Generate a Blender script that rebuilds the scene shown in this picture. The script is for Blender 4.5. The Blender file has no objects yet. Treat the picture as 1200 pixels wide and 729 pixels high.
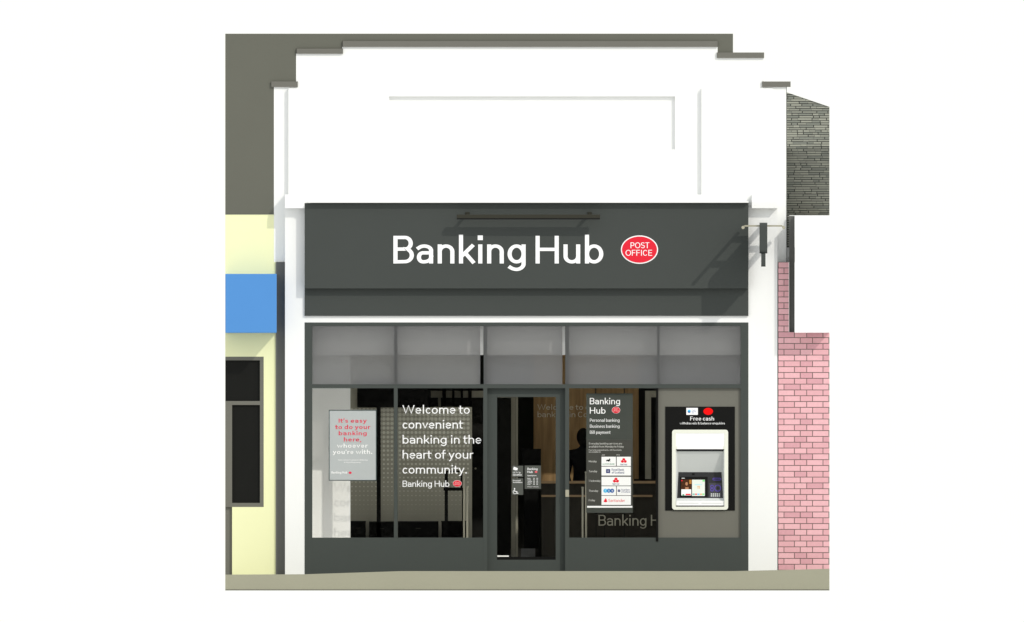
import bpy, math, random
from mathutils import Vector
random.seed(7)
SC = bpy.context.scene
COL = SC.collection
S = 91.0                                   # drawing scale: 91 units of the elevation per metre
def X(p): return (p - 600.0) / S
def Z(p): return (670.0 - p) / S

# ------------------------------------------------------------------ camera, sky, sun, exposure
cam = bpy.data.cameras.new('camera'); cam.type = 'ORTHO'; cam.ortho_scale = 1200 / S
cam.clip_start = 0.1; cam.clip_end = 400
co = bpy.data.objects.new('camera', cam); COL.objects.link(co)
co.location = (0, -30, Z(364.5)); co.rotation_euler = (math.radians(90), 0, 0)
SC.camera = co

SUN_DIR = Vector((-0.88, 1.0, -1.0)).normalized()          # direction the light travels
elev = math.asin(-SUN_DIR.z); azim = math.atan2(-SUN_DIR.x, -SUN_DIR.y)
w = bpy.data.worlds.new('World'); SC.world = w; w.use_nodes = True
nt = w.node_tree; nt.nodes.clear()
out = nt.nodes.new('ShaderNodeOutputWorld')
sky = nt.nodes.new('ShaderNodeTexSky'); sky.sky_type = 'NISHITA'; sky.sun_disc = False
sky.sun_elevation = elev; sky.sun_rotation = azim
b1 = nt.nodes.new('ShaderNodeBackground'); b1.inputs[1].default_value = 0.05
b2 = nt.nodes.new('ShaderNodeBackground'); b2.inputs[0].default_value = (1, 1, 0.97, 1); b2.inputs[1].default_value = 1.10
ad = nt.nodes.new('ShaderNodeAddShader')
nt.links.new(sky.outputs[0], b1.inputs[0]); nt.links.new(b1.outputs[0], ad.inputs[0])
nt.links.new(b2.outputs[0], ad.inputs[1]); nt.links.new(ad.outputs[0], out.inputs[0])

sl = bpy.data.lights.new('sun', 'SUN'); sl.energy = 2.0; sl.angle = math.radians(0.6); sl.color = (1.0, 0.96, 0.88)
so = bpy.data.objects.new('sun', sl); COL.objects.link(so)
so.rotation_euler = SUN_DIR.to_track_quat('-Z', 'Y').to_euler(); so.location = (6, -10, 10)
SC.view_settings.view_transform = 'Standard'; SC.view_settings.look = 'None'
SC.view_settings.exposure = -0.26; SC.view_settings.gamma = 1.0
SC.view_settings.use_curve_mapping = False
SC.cycles.max_bounces = 8; SC.cycles.transparent_max_bounces = 16

# ------------------------------------------------------------------ materials
MC = {}
def mat(name, col, rough=0.75, var=0.05, scale=6.0, bump=0.0, metal=0.0, spec=0.2, stretch=None):
    if name in MC: return MC[name]
    m = bpy.data.materials.new(name); m.use_nodes = True
    t = m.node_tree; p = t.nodes['Principled BSDF']
    p.inputs['Roughness'].default_value = rough; p.inputs['Metallic'].default_value = metal
    p.inputs['Specular IOR Level'].default_value = spec
    tc = t.nodes.new('ShaderNodeTexCoord'); mp = t.nodes.new('ShaderNodeMapping')
    if stretch: mp.inputs['Scale'].default_value = stretch
    n = t.nodes.new('ShaderNodeTexNoise'); n.inputs['Scale'].default_value = scale; n.inputs['Detail'].default_value = 6
    mx = t.nodes.new('ShaderNodeMix'); mx.data_type = 'RGBA'
    a = [max(0, c * (1 - var)) for c in col]; b = [min(1, c * (1 + var)) for c in col]
    mx.inputs[6].default_value = (*a, 1); mx.inputs[7].default_value = (*b, 1)
    t.links.new(tc.outputs['Object'], mp.inputs[0]); t.links.new(mp.outputs[0], n.inputs['Vector'])
    t.links.new(n.outputs[0], mx.inputs[0]); t.links.new(mx.outputs[2], p.inputs['Base Color'])
    if bump:
        bn = t.nodes.new('ShaderNodeBump'); bn.inputs['Strength'].default_value = bump; bn.inputs['Distance'].default_value = 0.004
        n2 = t.nodes.new('ShaderNodeTexNoise'); n2.inputs['Scale'].default_value = scale * 18; n2.inputs['Detail'].default_value = 4
        t.links.new(mp.outputs[0], n2.inputs['Vector'])
        t.links.new(n2.outputs[0], bn.inputs['Height']); t.links.new(bn.outputs[0], p.inputs['Normal'])
    MC[name] = m; return m

def glass_mat(name, tint):
    m = bpy.data.materials.new(name); m.use_nodes = True; t = m.node_tree; t.nodes.clear()
    o = t.nodes.new('ShaderNodeOutputMaterial'); tr = t.nodes.new('ShaderNodeBsdfTransparent')
    tr.inputs[0].default_value = (*tint, 1); t.links.new(tr.outputs[0], o.inputs[0])
    return m
def film_mat(name, col, trans):
    m = bpy.data.materials.new(name); m.use_nodes = True; t = m.node_tree; t.nodes.clear()
    o = t.nodes.new('ShaderNodeOutputMaterial'); tr = t.nodes.new('ShaderNodeBsdfTransparent'); d = t.nodes.new('ShaderNodeBsdfDiffuse')
    d.inputs[0].default_value = (*col, 1)
    tl = t.nodes.new('ShaderNodeBsdfTranslucent'); tl.inputs[0].default_value = (0.9, 0.9, 0.9, 1)
    m0 = t.nodes.new('ShaderNodeMixShader'); m0.inputs[0].default_value = 0.45
    t.links.new(d.outputs[0], m0.inputs[1]); t.links.new(tl.outputs[0], m0.inputs[2])
    mx = t.nodes.new('ShaderNodeMixShader'); mx.inputs[0].default_value = trans
    t.links.new(m0.outputs[0], mx.inputs[1]); t.links.new(tr.outputs[0], mx.inputs[2]); t.links.new(mx.outputs[0], o.inputs[0])
    return m

WHITE = mat('white render', (0.81, 0.815, 0.80), 0.85, 0.012, 2.0, 0.08, spec=0.1)
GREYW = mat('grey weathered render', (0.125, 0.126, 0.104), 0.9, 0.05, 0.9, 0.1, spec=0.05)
COPE = mat('grey stone coping', (0.150, 0.147, 0.128), 0.85, 0.04, 5, spec=0.1)
YELL = mat('pale yellow paint', (0.80, 0.81, 0.49), 0.85, 0.012, 2.0, 0.08, spec=0.1)
PIPE = mat('dark grey painted metal', (0.130, 0.130, 0.122), 0.7, 0.03, 5, spec=0.1)
BLUE = mat('sky blue sign paint', (0.080, 0.248, 0.565), 0.6, 0.02, 3, spec=0.1)
FRM = mat('grey aluminium', (0.056, 0.064, 0.059), 0.6, 0.03, 3, spec=0.1)
FASC = mat('charcoal sign panel', (0.054, 0.060, 0.056), 0.65, 0.04, 1.2, spec=0.1)
WINF = mat('putty grey frame', (0.150, 0.147, 0.125), 0.7, 0.03, 4, spec=0.1)
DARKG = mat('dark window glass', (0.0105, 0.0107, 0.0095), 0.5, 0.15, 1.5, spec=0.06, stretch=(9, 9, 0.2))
PAVE = mat('buff stone', (0.315, 0.308, 0.232), 0.9, 0.04, 1.5, 0.12, spec=0.05)
GROUND = mat('pale concrete', (0.70, 0.70, 0.69), 0.9, 0.03, 0.6, 0.1, spec=0.05)
LETW = mat('white acrylic', (0.86, 0.86, 0.86), 0.5, 0.0, spec=0.15)
PORED = mat('post red', (0.68, 0.020, 0.040), 0.5, 0.02, 3, spec=0.1)
LAMP = mat('bronze metal', (0.030, 0.029, 0.021), 0.5, 0.05, 5, spec=0.15)
LAMPD = mat('black metal', (0.008, 0.008, 0.008), 0.5, 0.05, 5, spec=0.15)
BLK = mat('black', (0.008, 0.008, 0.0075), 0.7, 0.1, 3, spec=0.04)
BLK2 = mat('soft black', (0.020, 0.0197, 0.018), 0.8, 0.1, 3, spec=0.04)
ARM = mat('champagne metal', (0.36, 0.34, 0.26), 0.5, 0.03, 5, spec=0.2)
CREAM = mat('cream metal', (0.45, 0.43, 0.34), 0.5, 0.03, 5, spec=0.2)
GLASS = glass_mat('shop glass', (0.99, 0.99, 0.985))
FILM = film_mat('grey translucent film', (0.145, 0.145, 0.147), 0.42)

def wood_mat():
    m = bpy.data.materials.new('oak panelling'); m.use_nodes = True; t = m.node_tree; p = t.nodes['Principled BSDF']
    tc = t.nodes.new('ShaderNodeTexCoord'); mp = t.nodes.new('ShaderNodeMapping'); mp.inputs['Scale'].default_value = (14, 14, 1.1)
    n = t.nodes.new('ShaderNodeTexNoise'); n.inputs['Scale'].default_value = 1.6; n.inputs['Detail'].default_value = 8; n.inputs['Distortion'].default_value = 0.6
    cr = t.nodes.new('ShaderNodeValToRGB'); cr.color_ramp.elements[0].position = 0.3; cr.color_ramp.elements[1].position = 0.72
    cr.color_ramp.elements[0].color = (0.33, 0.20, 0.09, 1); cr.color_ramp.elements[1].color = (0.54, 0.35, 0.17, 1)
    t.links.new(tc.outputs['Object'], mp.inputs[0]); t.links.new(mp.outputs[0], n.inputs['Vector'])
    t.links.new(n.outputs[0], cr.inputs[0]); t.links.new(cr.outputs[0], p.inputs['Base Color'])
    p.inputs['Roughness'].default_value = 0.6; p.inputs['Specular IOR Level'].default_value = 0.1
    return m
WOOD = wood_mat()

# ------------------------------------------------------------------ mesh helpers
class MB:
    def __init__(s): s.v = []; s.f = []; s.m = []; s.mats = []
    def mi(s, m):
        if m not in s.mats: s.mats.append(m)
        return s.mats.index(m)
    def face(s, pts, m):
        i = len(s.v); s.v += [tuple(p) for p in pts]; s.f.append(tuple(range(i, i + len(pts)))); s.m.append(s.mi(m))
    def wbox(s, x0, x1, y0, y1, z0, z1, m):
        P = [(x0,y0,z0),(x1,y0,z0),(x1,y1,z0),(x0,y1,z0),(x0,y0,z1),(x1,y0,z1),(x1,y1,z1),(x0,y1,z1)]
        i = len(s.v); s.v += P
        for q in ((0,1,5,4),(1,2,6,5),(2,3,7,6),(3,0,4,7),(4,5,6,7),(3,2,1,0)):
            s.f.append(tuple(i + k for k in q)); s.m.append(s.mi(m))
        return s
    def box(s, a, b, top, bot, y0, y1, m):              # elevation units a..b, top..bot, depth y0 (front) .. y1
        return s.wbox(X(a), X(b), y0, y1, Z(bot), Z(top), m)
    def prism(s, pts, y0, y1, m, sides=True):           # pts in metres (x,z), counter-clockwise seen from the front
        n = len(pts); i = len(s.v)
        s.v += [(x, y0, z) for x, z in pts]; s.f.append(tuple(range(i, i + n))); s.m.append(s.mi(m))
        if sides:
            j = len(s.v); s.v += [(x, y1, z) for x, z in pts]
            s.f.append(tuple(reversed(range(j, j + n)))); s.m.append(s.mi(m))
            for k in range(n):
                l = (k + 1) % n
                s.f.append((i + k, j + k, j + l, i + l)); s.m.append(s.mi(m))
        return s
    def ellipse(s, cx, cy, rx, ry, y0, y1, m, n=48):    # elevation units
        return s.prism([(X(cx) + rx / S * math.cos(2*math.pi*k/n), Z(cy) + ry / S * math.sin(2*math.pi*k/n)) for k in range(n)], y0, y1, m)
    def rrect(s, a, b, top, bot, r, y0, y1, m, n=6):
        pts = []
        for cx, cz, a0 in ((b - r, bot - r, -90), (b - r, top + r, 0), (a + r, top + r, 90), (a + r, bot - r, 180)):
            for k in range(n + 1):
                t = math.radians(a0 + 90 * k / n); pts.append((X(cx) + r / S * math.cos(t), Z(cz) + r / S * math.sin(t)))
        return s.prism(pts, y0, y1, m)
    def cyl(s, p0, p1, r, m, n=16):
        p0 = Vector(p0); p1 = Vector(p1); d = (p1 - p0).normalized()
        u = d.orthogonal().normalized(); v = d.cross(u); i = len(s.v)
        for p in (p0, p1):
            for k in range(n):
                t = 2 * math.pi * k / n; s.v.append(tuple(p + u * r * math.cos(t) + v * r * math.sin(t)))
        for k in range(n):
            l = (k + 1) % n; s.f.append((i + k, i + l, i + n + l, i + n + k)); s.m.append(s.mi(m))
        s.f.append(tuple(reversed(range(i, i + n)))); s.m.append(s.mi(m))
        s.f.append(tuple(range(i + n, i + 2 * n))); s.m.append(s.mi(m))
        return s
    def build(s, name, parent=None, smooth=False, bevel=0.0):
        me = bpy.data.meshes.new(name); me.from_pydata(s.v, [], s.f); me.update()
        for m in s.mats: me.materials.append(m)
        me.polygons.foreach_set('material_index', s.m)
        if smooth: me.polygons.foreach_set('use_smooth', [True] * len(me.polygons))
        o = bpy.data.objects.new(name, me); COL.objects.link(o)
        if parent:
            o.parent = parent
            base = parent
            off = Vector((0, 0, 0))
            while base: off += base.location; base = base.parent
            me.transform(__import__('mathutils').Matrix.Translation(-off))
        if bevel:
            bv = o.modifiers.new('bevel', 'BEVEL'); bv.width = bevel; bv.segments = 2; bv.limit_method = 'ANGLE'
        return o

def tag(o, label=None, cat=None, group=None, kind=None):
    if label: o['label'] = label
    if cat: o['category'] = cat
    if group: o['group'] = group
    if kind: o['kind'] = kind
    return o
def thing(name, label, cat, loc, group=None):
    o = bpy.data.objects.new(name, None); COL.objects.link(o); o.location = loc; o.empty_display_size = 0.2
    return tag(o, label, cat, group)
def plabel(o, label): o['label'] = label; return o

# ------------------------------------------------------------------ stroke lettering (rounded sans), unit = cap height
def E(cx, cy, rx, ry, a0, a1, n=None):
    n = n or max(4, int(abs(a1 - a0) / 12))
    return [(cx + rx * math.cos(math.radians(a0 + (a1 - a0) * k / n)), cy + ry * math.sin(math.radians(a0 + (a1 - a0) * k / n))) for k in range(n + 1)]
ADV = dict(a=539,b=586,c=485,d=586,e=547,f=335,g=586,h=571,i=245,j=245,k=511,l=280,m=866,n=570,o=566,p=586,q=586,r=370,s=468,t=365,u=564,v=508,w=770,x=505,y=508,z=460,
    A=720,B=650,C=663,D=720,E=585,F=560,G=720,H=735,I=284,K=650,L=540,M=850,N=740,O=777,P=610,R=650,S=600,T=590,U=720,V=700,W=1010,Y=620)
ADV.update({' ': 215, '.': 230, ',': 230, "'": 190, '-': 380, '&': 700, '5': 560, '9': 560, '0': 580})
def glyph(c, w):
    h = w / 2; Xh = 0.69; A = 1.04; D = -0.29
    W = ADV.get(c, 560) / 705.0
    st = 0.09; ro = 0.06                                   # side bearings: stem, round
    P = []
    L = lambda *p: P.append((list(p), False))
    def ring(l, r, b=0.0, t=Xh): P.append((E((l + r) / 2, (b + t) / 2, (r - l) / 2 - h, (t - b) / 2 - hv, 0, 360, 32)[:-1], True))
    hv = h * KV; xt = Xh - hv; yb = hv
    if c == 'o': ring(ro, W - ro)
    elif c in 'bp':
        ring(st, W - ro); x = st + h
        L((x, A - hv), (x, yb)) if c == 'b' else L((x, xt), (x, D + h))
    elif c in 'dqg':
        ring(ro, W - st); x = W - st - h
        if c == 'd': L((x, A - hv), (x, yb))
        elif c == 'q': L((x, xt), (x, D + h))
        else:
            l = ro + 0.04; mx = (l + x) / 2; ry = 0.2; cy = D + h + ry
            L((x, xt), (x, cy), *E(mx, cy, x - mx, ry, 0, -90)[1:], *E(mx, cy, x - mx, ry * 0.98, -90, -140)[1:])
    elif c == 'a':
        x = W - st - h; l = ro; mx = (l + x) / 2 + 0.01
        L((l + 0.07, Xh - 0.13), *E(mx, Xh - 0.22, x - mx, 0.22 - hv, 125, 0), (x, yb))
        by = 0.385; rr = (by - hv) / 2
        L((x, by), (l + h + rr * 0.9, by), *E(l + h + rr * 0.95, hv + rr, rr * 0.95, rr, 90, 270)[1:], (mx - 0.02, yb), *E(mx - 0.02, hv + 0.17, x - mx + 0.02, 0.17, -90, 0)[1:])
    elif c == 'c': P.append((E((ro + W - 0.03) / 2, Xh / 2, (W - 0.03 - ro) / 2 - h, Xh / 2 - hv, 50, 310), False))
    elif c == 'e':
        l = ro; r = W - ro; mx = (l + r) / 2; cy = Xh / 2
        L((l + h, cy + 0.01), (r - h, cy + 0.01), *E(mx, cy, (r - l) / 2 - h, cy - hv, 2, 312)[1:])
    elif c in 'nhm':
        x = st + h; r = W - st - h
        L((x, (A - hv) if c == 'h' else xt), (x, yb))
        if c == 'm':
            m = (x + r) / 2
            for a, b in ((x, m), (m, r)): L((a, Xh - 0.26), *E((a + b) / 2, Xh - 0.24, (b - a) / 2, 0.24 - hv, 180, 0), (b, yb))
        else: L((x, Xh - 0.28), *E((x + r) / 2, Xh - 0.26, (r - x) / 2, 0.26 - hv, 180, 0), (r, yb))
    elif c == 'u':
        x = st + h; r = W - st - h
        L((r, xt), (r, yb)); L((x, xt), (x, 0.26), *E((x + r) / 2, 0.26, (r - x) / 2, 0.26 - hv, 180, 360), (r, 0.28))
    elif c == 'r':
        x = st + h; L((x, xt), (x, yb)); L((x, Xh - 0.27), *E(x + 0.24, Xh - 0.25, 0.24, 0.25 - hv, 180, 84))
    elif c in 'il1':
        x = W / 2; L((x, xt if c == 'i' else A - hv), (x, yb))
        if c == 'i': P.append(((x, Xh + 0.24, max(0.075, w * 0.62)), 'dot'))
    elif c == 'j': x = W / 2; L((x, xt), (x, D + 0.15), (x - 0.1, D + h)); P.append(((x, Xh + 0.24, 0.08), 'dot'))
    elif c == 'k':
        x = st + h; r = W - 0.04 - h; L((x, A - hv), (x, yb)); L((r - 0.03, xt), (x + 0.05, 0.28)); L((x + 0.17, 0.38), (r, yb))
    elif c == 't':
        x = 0.19; L((x, 0.88), (x, 0.18), *E(x + 0.15, 0.18, 0.15, 0.18 - hv, 180, 285)); L((0.05, xt), (W - 0.07, xt))
    elif c == 'f':
        x = 0.19; L((x, yb), (x, A - 0.2), *E(x + 0.16, A - 0.2, 0.16, 0.2 - hv, 180, 80)); L((0.05, xt), (W - 0.05, xt))
    elif c in 'vy':
        l = 0.04 + h; r = W - 0.04 - h; m = W / 2; 
        if c == 'v': L((l, xt), (m, yb + 0.02), (r, xt))
        else: L((l, xt), (m, yb + 0.02)); L((r, xt), (m - 0.06, yb - 0.1), (m - 0.13, D + 0.09), (m - 0.24, D + hv))
    elif c == 'w':
        l = 0.04 + h; r = W - 0.04 - h; q = (r - l) / 4
        L((l, xt), (l + q, yb), (l + 2*q, xt), (l + 3*q, yb), (r, xt))
    elif c == 'x': L((0.05 + h, xt), (W - 0.05 - h, yb)); L((W - 0.05 - h, xt), (0.05 + h, yb))
    elif c == 'z': L((0.06 + h, xt), (W - 0.07 - h, xt)); L((W - 0.07 - h, xt), (0.06 + h, yb)); L((0.06 + h, yb), (W - 0.06 - h, yb))
    elif c in 'sS':
        H = Xh if c == 's' else 1.0; l = 0.06 + h; r = W - 0.06 - h; mx = (l + r) / 2; rx = (r - l) / 2; q = (H - 2 * hv) / 4
        L(*E(mx, H - hv - q, rx * 0.95, q, 35, 270, 16), *E(mx, hv + q, rx, q, 90, -145, 16)[1:])
    elif c == 'B':
        x = st + h; r = W - 0.06 - h; q = (0.5 - hv) / 2
        L((x, yb), (x, 1 - hv)); rt = r - 0.04
        L((x, 1 - hv), (rt - q, 1 - hv), *E(rt - q, 0.52 + (0.48 - hv) / 2, q, (0.48 - hv) / 2, 90, -90), (x, 0.52))
        L((x, 0.52), (r - 0.26, 0.52), *E(r - 0.26, (0.52 + h) / 2, 0.26, (0.52 - hv) / 2, 90, -90), (x, yb))
    elif c in 'PR':
        x = st + h; r = W - 0.06 - h; lo = 0.44; ry = (1 - hv - lo) / 2
        L((x, yb), (x, 1 - hv)); L((x, 1 - hv), (r - ry, 1 - hv), *E(r - ry, lo + ry, ry, ry, 90, -90), (x, lo))
        if c == 'R': L((r - 0.28, lo), (r, yb))
    elif c == 'D': x = st + h; r = W - ro - h; L((x, yb), (x, 1 - hv)); L((x, 1 - hv), (x + 0.2, 1 - hv), *E(x + 0.2, 0.5, r - x - 0.2, 0.5 - hv, 90, -90), (x, yb))
    elif c == 'H': L((st + h, yb), (st + h, 1 - hv)); L((W - st - h, yb), (W - st - h, 1 - hv)); L((st + h, 0.51), (W - st - h, 0.51))
    elif c in 'EFL':
        x = st + h; L((x, yb), (x, 1 - hv)); r = W - 0.07 - h
        if c != 'L': L((x, 1 - hv), (r, 1 - hv)); L((x, 0.51), (r - 0.05, 0.51))
        if c != 'F': L((x, yb), (r, yb))
    elif c == 'T': L((0.04 + h, 1 - hv), (W - 0.04 - h, 1 - hv)); L((W / 2, 1 - hv), (W / 2, yb))
    elif c == 'I': L((W / 2, yb), (W / 2, 1 - hv))
    elif c in 'OCG':
        l = ro; r = W - ro; e = ((l + r) / 2, 0.5, (r - l) / 2 - h, 0.5 - hv)
        if c == 'O': P.append((E(*e, 0, 360, 36)[:-1], True))
        else: P.append((E(*e, 45, 315), False))
        if c == 'G': L((e[0] + 0.05, 0.48), (r - h, 0.48), (r - h, 0.2))
    elif c == 'W':
        l = 0.04 + h; r = W - 0.04 - h; q = (r - l) / 4
        L((l, 1 - hv), (l + q, yb), (l + 2*q, 1 - hv), (l + 3*q, yb), (r, 1 - hv))
    elif c in 'AV':
        a, b = (yb, 1 - hv) if c == 'A' else (1 - hv, yb); L((0.04 + h, a), (W / 2, b), (W - 0.04 - h, a))
        if c == 'A': L((0.2, 0.34), (W - 0.2, 0.34))
    elif c == 'Y': L((0.04 + h, 1 - hv), (W / 2, 0.45)); L((W - 0.04 - h, 1 - hv), (W / 2, 0.45)); L((W / 2, 0.45), (W / 2, yb))
    elif c == 'M': L((st + h, yb), (st + h, 1 - hv)); L((st + h, 1 - hv), (W / 2, 0.25)); L((W / 2, 0.25), (W - st - h, 1 - hv)); L((W - st - h, 1 - hv), (W - st - h, yb))
    elif c == 'N': L((st + h, yb), (st + h, 1 - hv)); L((st + h, 1 - hv), (W - st - h, yb)); L((W - st - h, yb), (W - st - h, 1 - hv))
    elif c == 'U': L((st + h, 1 - hv), (st + h, 0.33), *E(W / 2, 0.33, W / 2 - st - h, 0.33 - h, 180, 360), (W - st - h, 1 - hv))
    elif c == 'K': L((st + h, yb), (st + h, 1 - hv)); L((W - 0.07, 1 - hv), (st + h, 0.4)); L((st + 0.25, 0.55), (W - 0.06, yb))
    elif c == '.': P.append(((W / 2, max(0.08, w * 0.6), max(0.08, w * 0.6)), 'dot'))
    elif c == ',': L((W / 2 + 0.02, 0.06), (W / 2 - 0.05, -0.14))
    elif c == "'": L((W / 2, 0.98), (W / 2 - 0.01, 0.78))
    elif c == '-': L((0.08, 0.36), (W - 0.08, 0.36))
    elif c == '&':
        ring(0.08, W - 0.22, 0, 0.56); ring(0.16, W - 0.3, 0.5, 1.0); L((W - 0.4, 0.4), (W - 0.05, yb))
    elif c == '5': L((W - 0.15, 1 - hv), (0.17, 1 - hv), (0.14, 0.58), *E(W / 2 - 0.02, 0.32, W / 2 - 0.1, 0.32 - h, 120, -150))
    elif c in '90':
        if c == '0': ring(0.07, W - 0.07, 0, 1)
        else: ring(0.07, W - 0.07, 0.4, 1); L((W - 0.07 - h, 0.7), (W - 0.2, yb))
    return P, W

KV = 0.80                                              # horizontal strokes are a little thinner than stems
def stroke(mb, pts, hw, closed, yf, depth, m):
    n = len(pts); Lp = []; Rp = []
    V = [Vector((p[0], p[1])) for p in pts]
    for i in range(n):
        a = V[i - 1] if (i > 0 or closed) else None; b = V[(i + 1) % n] if (i < n - 1 or closed) else None
        d1 = (V[i] - a) if a is not None else None; d2 = (b - V[i]) if b is not None else None
        if d1 is not None and d1.length < 1e-9: d1 = None
        if d2 is not None and d2.length < 1e-9: d2 = None
        if d1 is None and d2 is None: continue
        if d1 is None: t = d2.normalized(); k = 1
        elif d2 is None: t = d1.normalized(); k = 1
        else:
            d1.normalize(); d2.normalize(); t = d1 + d2
            if t.length < 1e-4: t = d2.copy()
            t.normalize(); k = min(1.6, 1 / max(0.3, t.dot(d2)))
        nn = Vector((-t.y, t.x * KV)) * hw * k
        Lp.append(V[i] + nn); Rp.append(V[i] - nn)
    if len(Lp) < 2: return
    if closed:
        N = len(Lp)
        for i in range(N):
            j = (i + 1) % N; mb.face([(p.x, yf, p.y) for p in (Rp[i], Rp[j], Lp[j], Lp[i])], m)
        if depth:
            for i in range(N):
                j = (i + 1) % N
                for a, b in ((Lp[i], Lp[j]), (Rp[j], Rp[i])): mb.face([(a.x, yf, a.y), (b.x, yf, b.y), (b.x, yf + depth, b.y), (a.x, yf + depth, a.y)], m)
        return
    for pts_, a, b in ((0, V[0], V[1]), (-1, V[-1], V[-2])):
        d = (a - b)
        if d.length < 1e-9: continue
        d.normalize(); e = Vector((d.x * hw, d.y * hw * KV)); Lp[pts_] = Lp[pts_] + e; Rp[pts_] = Rp[pts_] + e
    for i in range(len(Lp) - 1): mb.face([(p.x, yf, p.y) for p in (Rp[i], Rp[i + 1], Lp[i + 1], Lp[i])], m)
    if depth:
        o = Rp + Lp[::-1]
        for i in range(len(o)):
            a, b = o[i], o[(i + 1) % len(o)]; mb.face([(b.x, yf, b.y), (a.x, yf, a.y), (a.x, yf + depth, a.y), (b.x, yf + depth, b.y)], m)

def text(mb, s, x0, x1, base, cap, m, yf, w=0.138, depth=0.0, fit=True, kv=0.80):
    """word(s) from x0 to x1, baseline and cap height in elevation units, front face at depth yf (metres)"""
    global KV
    KV = kv; gl = []; cur = 0
    for ch in s:
        P, W = glyph(ch, w); gl.append((P, cur)); cur += W
    xs = []
    for P, ox in gl:
        for pts, k in P: xs += [ox + pts[0]] if k == 'dot' else [ox + p[0] for p in pts]
    lo, hi = min(xs), max(xs); sx = (x1 - x0 - w * cap) / ((hi - lo) * cap) if fit else 1.0
    hw = w * cap / 2 / S; q = 0
    for P, ox in gl:
        for pts, k in P:
            q += 1; y = yf - 0.0001 * (q % 4)
            f = lambda p: (X(x0 + w * cap / 2 + (ox + p[0] - lo) * cap * sx), Z(base) + p[1] * cap / S)
            if k == 'dot':
                c = f(pts); r = pts[2] * cap / S
                mb.prism([(c[0] - r, c[1] - r * .92), (c[0] + r, c[1] - r * .92), (c[0] + r, c[1] + r * .92), (c[0] - r, c[1] + r * .92)], y, y + (depth or 0.001), m, bool(depth))
            else: stroke(mb, [f(p) for p in pts], hw, k is True, y, depth, m)
    return mb

def oval_logo(mb, x0, x1, top, bot, yf, d=0.003, words=True):
    ww = 0.13 if x1 - x0 > 20 else 0.085
    cx, cy = (x0 + x1) / 2, (top + bot) / 2; rx, ry = (x1 - x0) / 2, (bot - top) / 2
    b = rx * 0.06
    mb.ellipse(cx, cy, rx, ry, yf, yf + d, LETW); mb.ellipse(cx, cy, rx - b, ry - b, yf - 0.003, yf - 0.0003, PORED)
    if words:
        H = bot - top; Wd = x1 - x0
        text(mb, 'POST', x0 + .26*Wd, x0 + .765*Wd, top + .45*H, .205*H, LETW, yf - 0.0045, ww)
        text(mb, 'OFFICE', x0 + .125*Wd, x0 + .84*Wd, top + .715*H, .205*H, LETW, yf - 0.0045, ww)

# ------------------------------------------------------------------ ground and pavement
g = MB(); zz = Z(692) - 0.005
g.face([(-150, -150, zz), (150, -150, zz), (150, 150, zz), (-150, 150, zz)], GROUND)
tag(g.build('ground'), kind='structure')
p = MB(); prof = [(264, 673.4), (357, 673), (470, 669.3), (860, 669.3), (972, 666.6)]
p.prism([(X(264), Z(692)), (X(972), Z(692))] + [(X(a), Z(b)) for a, b in reversed(prof)], -1.8, 0.35, PAVE)
p.box(264, 972, 690.9, 692, -1.806, -1.8, GREYW)
tag(p.build('pavement'), kind='structure')

# ------------------------------------------------------------------ bank building
bank = thing('bank_building', 'white rendered shop building with stepped parapet and dark grey glazed shopfront', 'building', (X(617), 0.14, Z(669)))
UW = 0.14                                     # plane of the upper wall
wl = MB(); rc = 0.045
# stepped wall around a sunk panel 456..791 x 113..175
wl.prism([(X(a), Z(b)) for a, b in ((321, 102), (321, 228), (922, 228), (922, 102))], UW + 0.05, UW + 0.22, WHITE)
wl.box(347, 895, 68, 102, UW, UW + 0.22, WHITE)
wl.box(347, 401, 63, 68, UW, UW + 0.22, WHITE); wl.box(401, 841, 55, 68, UW, UW + 0.22, WHITE)
wl.box(321, 456, 102, 228, UW, UW + 0.05, WHITE); wl.box(791, 922, 102, 228, UW, UW + 0.05, WHITE)
wl.box(456, 791, 102, 113, UW, UW + 0.05, WHITE); wl.box(456, 791, 175, 228, UW, UW + 0.05, WHITE)
wl.box(321, 345, 228, 675, UW, UW + 0.22, WHITE); wl.box(900, 922, 228, 672, UW, UW + 0.22, WHITE)
wl.build('upper_wall', bank)
for a, b in ((338, 422), (822, 906)):
    MB().box(a, b, 103.5, 228, UW - 0.062, UW, WHITE).build('pilaster', bank)
for a, b, t, u in ((318, 349, 95.5, 102), (347.5, 402, 57, 63), (401.5, 841, 48, 55), (840, 895.5, 61.5, 68), (893, 926.5, 95.5, 102)):
    MB().box(a, b, t, u, UW - 0.028, UW + 0.26, COPE).build('coping', bank)
sr = MB()                                     # surround of the shopfront
sr.box(334, 357, 244, 675, 0, UW, WHITE); sr.box(877, 911, 244, 672, 0, UW, WHITE)
sr.box(357, 877, 244, 377.9, 0, 0.3, WHITE)
sr.box(334, 911, 228, 244, 0, UW + 0.1, WHITE)
sr.build('shopfront_surround', bank)
for a, b in ((334, 364), (881, 911)):
    c = MB(); n = 8; pts = [(0.0, 228), (-0.07, 228)]
    pts += [(-0.07 - 0.052 * math.sin(math.pi/2*k/n), 237 - 9 * math.cos(math.pi/2*k/n)) for k in range(1, n + 1)] + [(-0.122, 244), (0, 244)]
    for k in range(len(pts)):
        (y0, z0), (y1, z1) = pts[k], pts[(k + 1) % len(pts)]
        c.face([(X(a), y0, Z(z0)), (X(a), y1, Z(z1)), (X(b), y1, Z(z1)), (X(b), y0, Z(z0))], WHITE)
    c.face([(X(a), y, Z(z)) for y, z in reversed(pts)], WHITE); c.face([(X(b), y, Z(z)) for y, z in pts], WHITE)
    c.build('corbel', bank)
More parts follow.
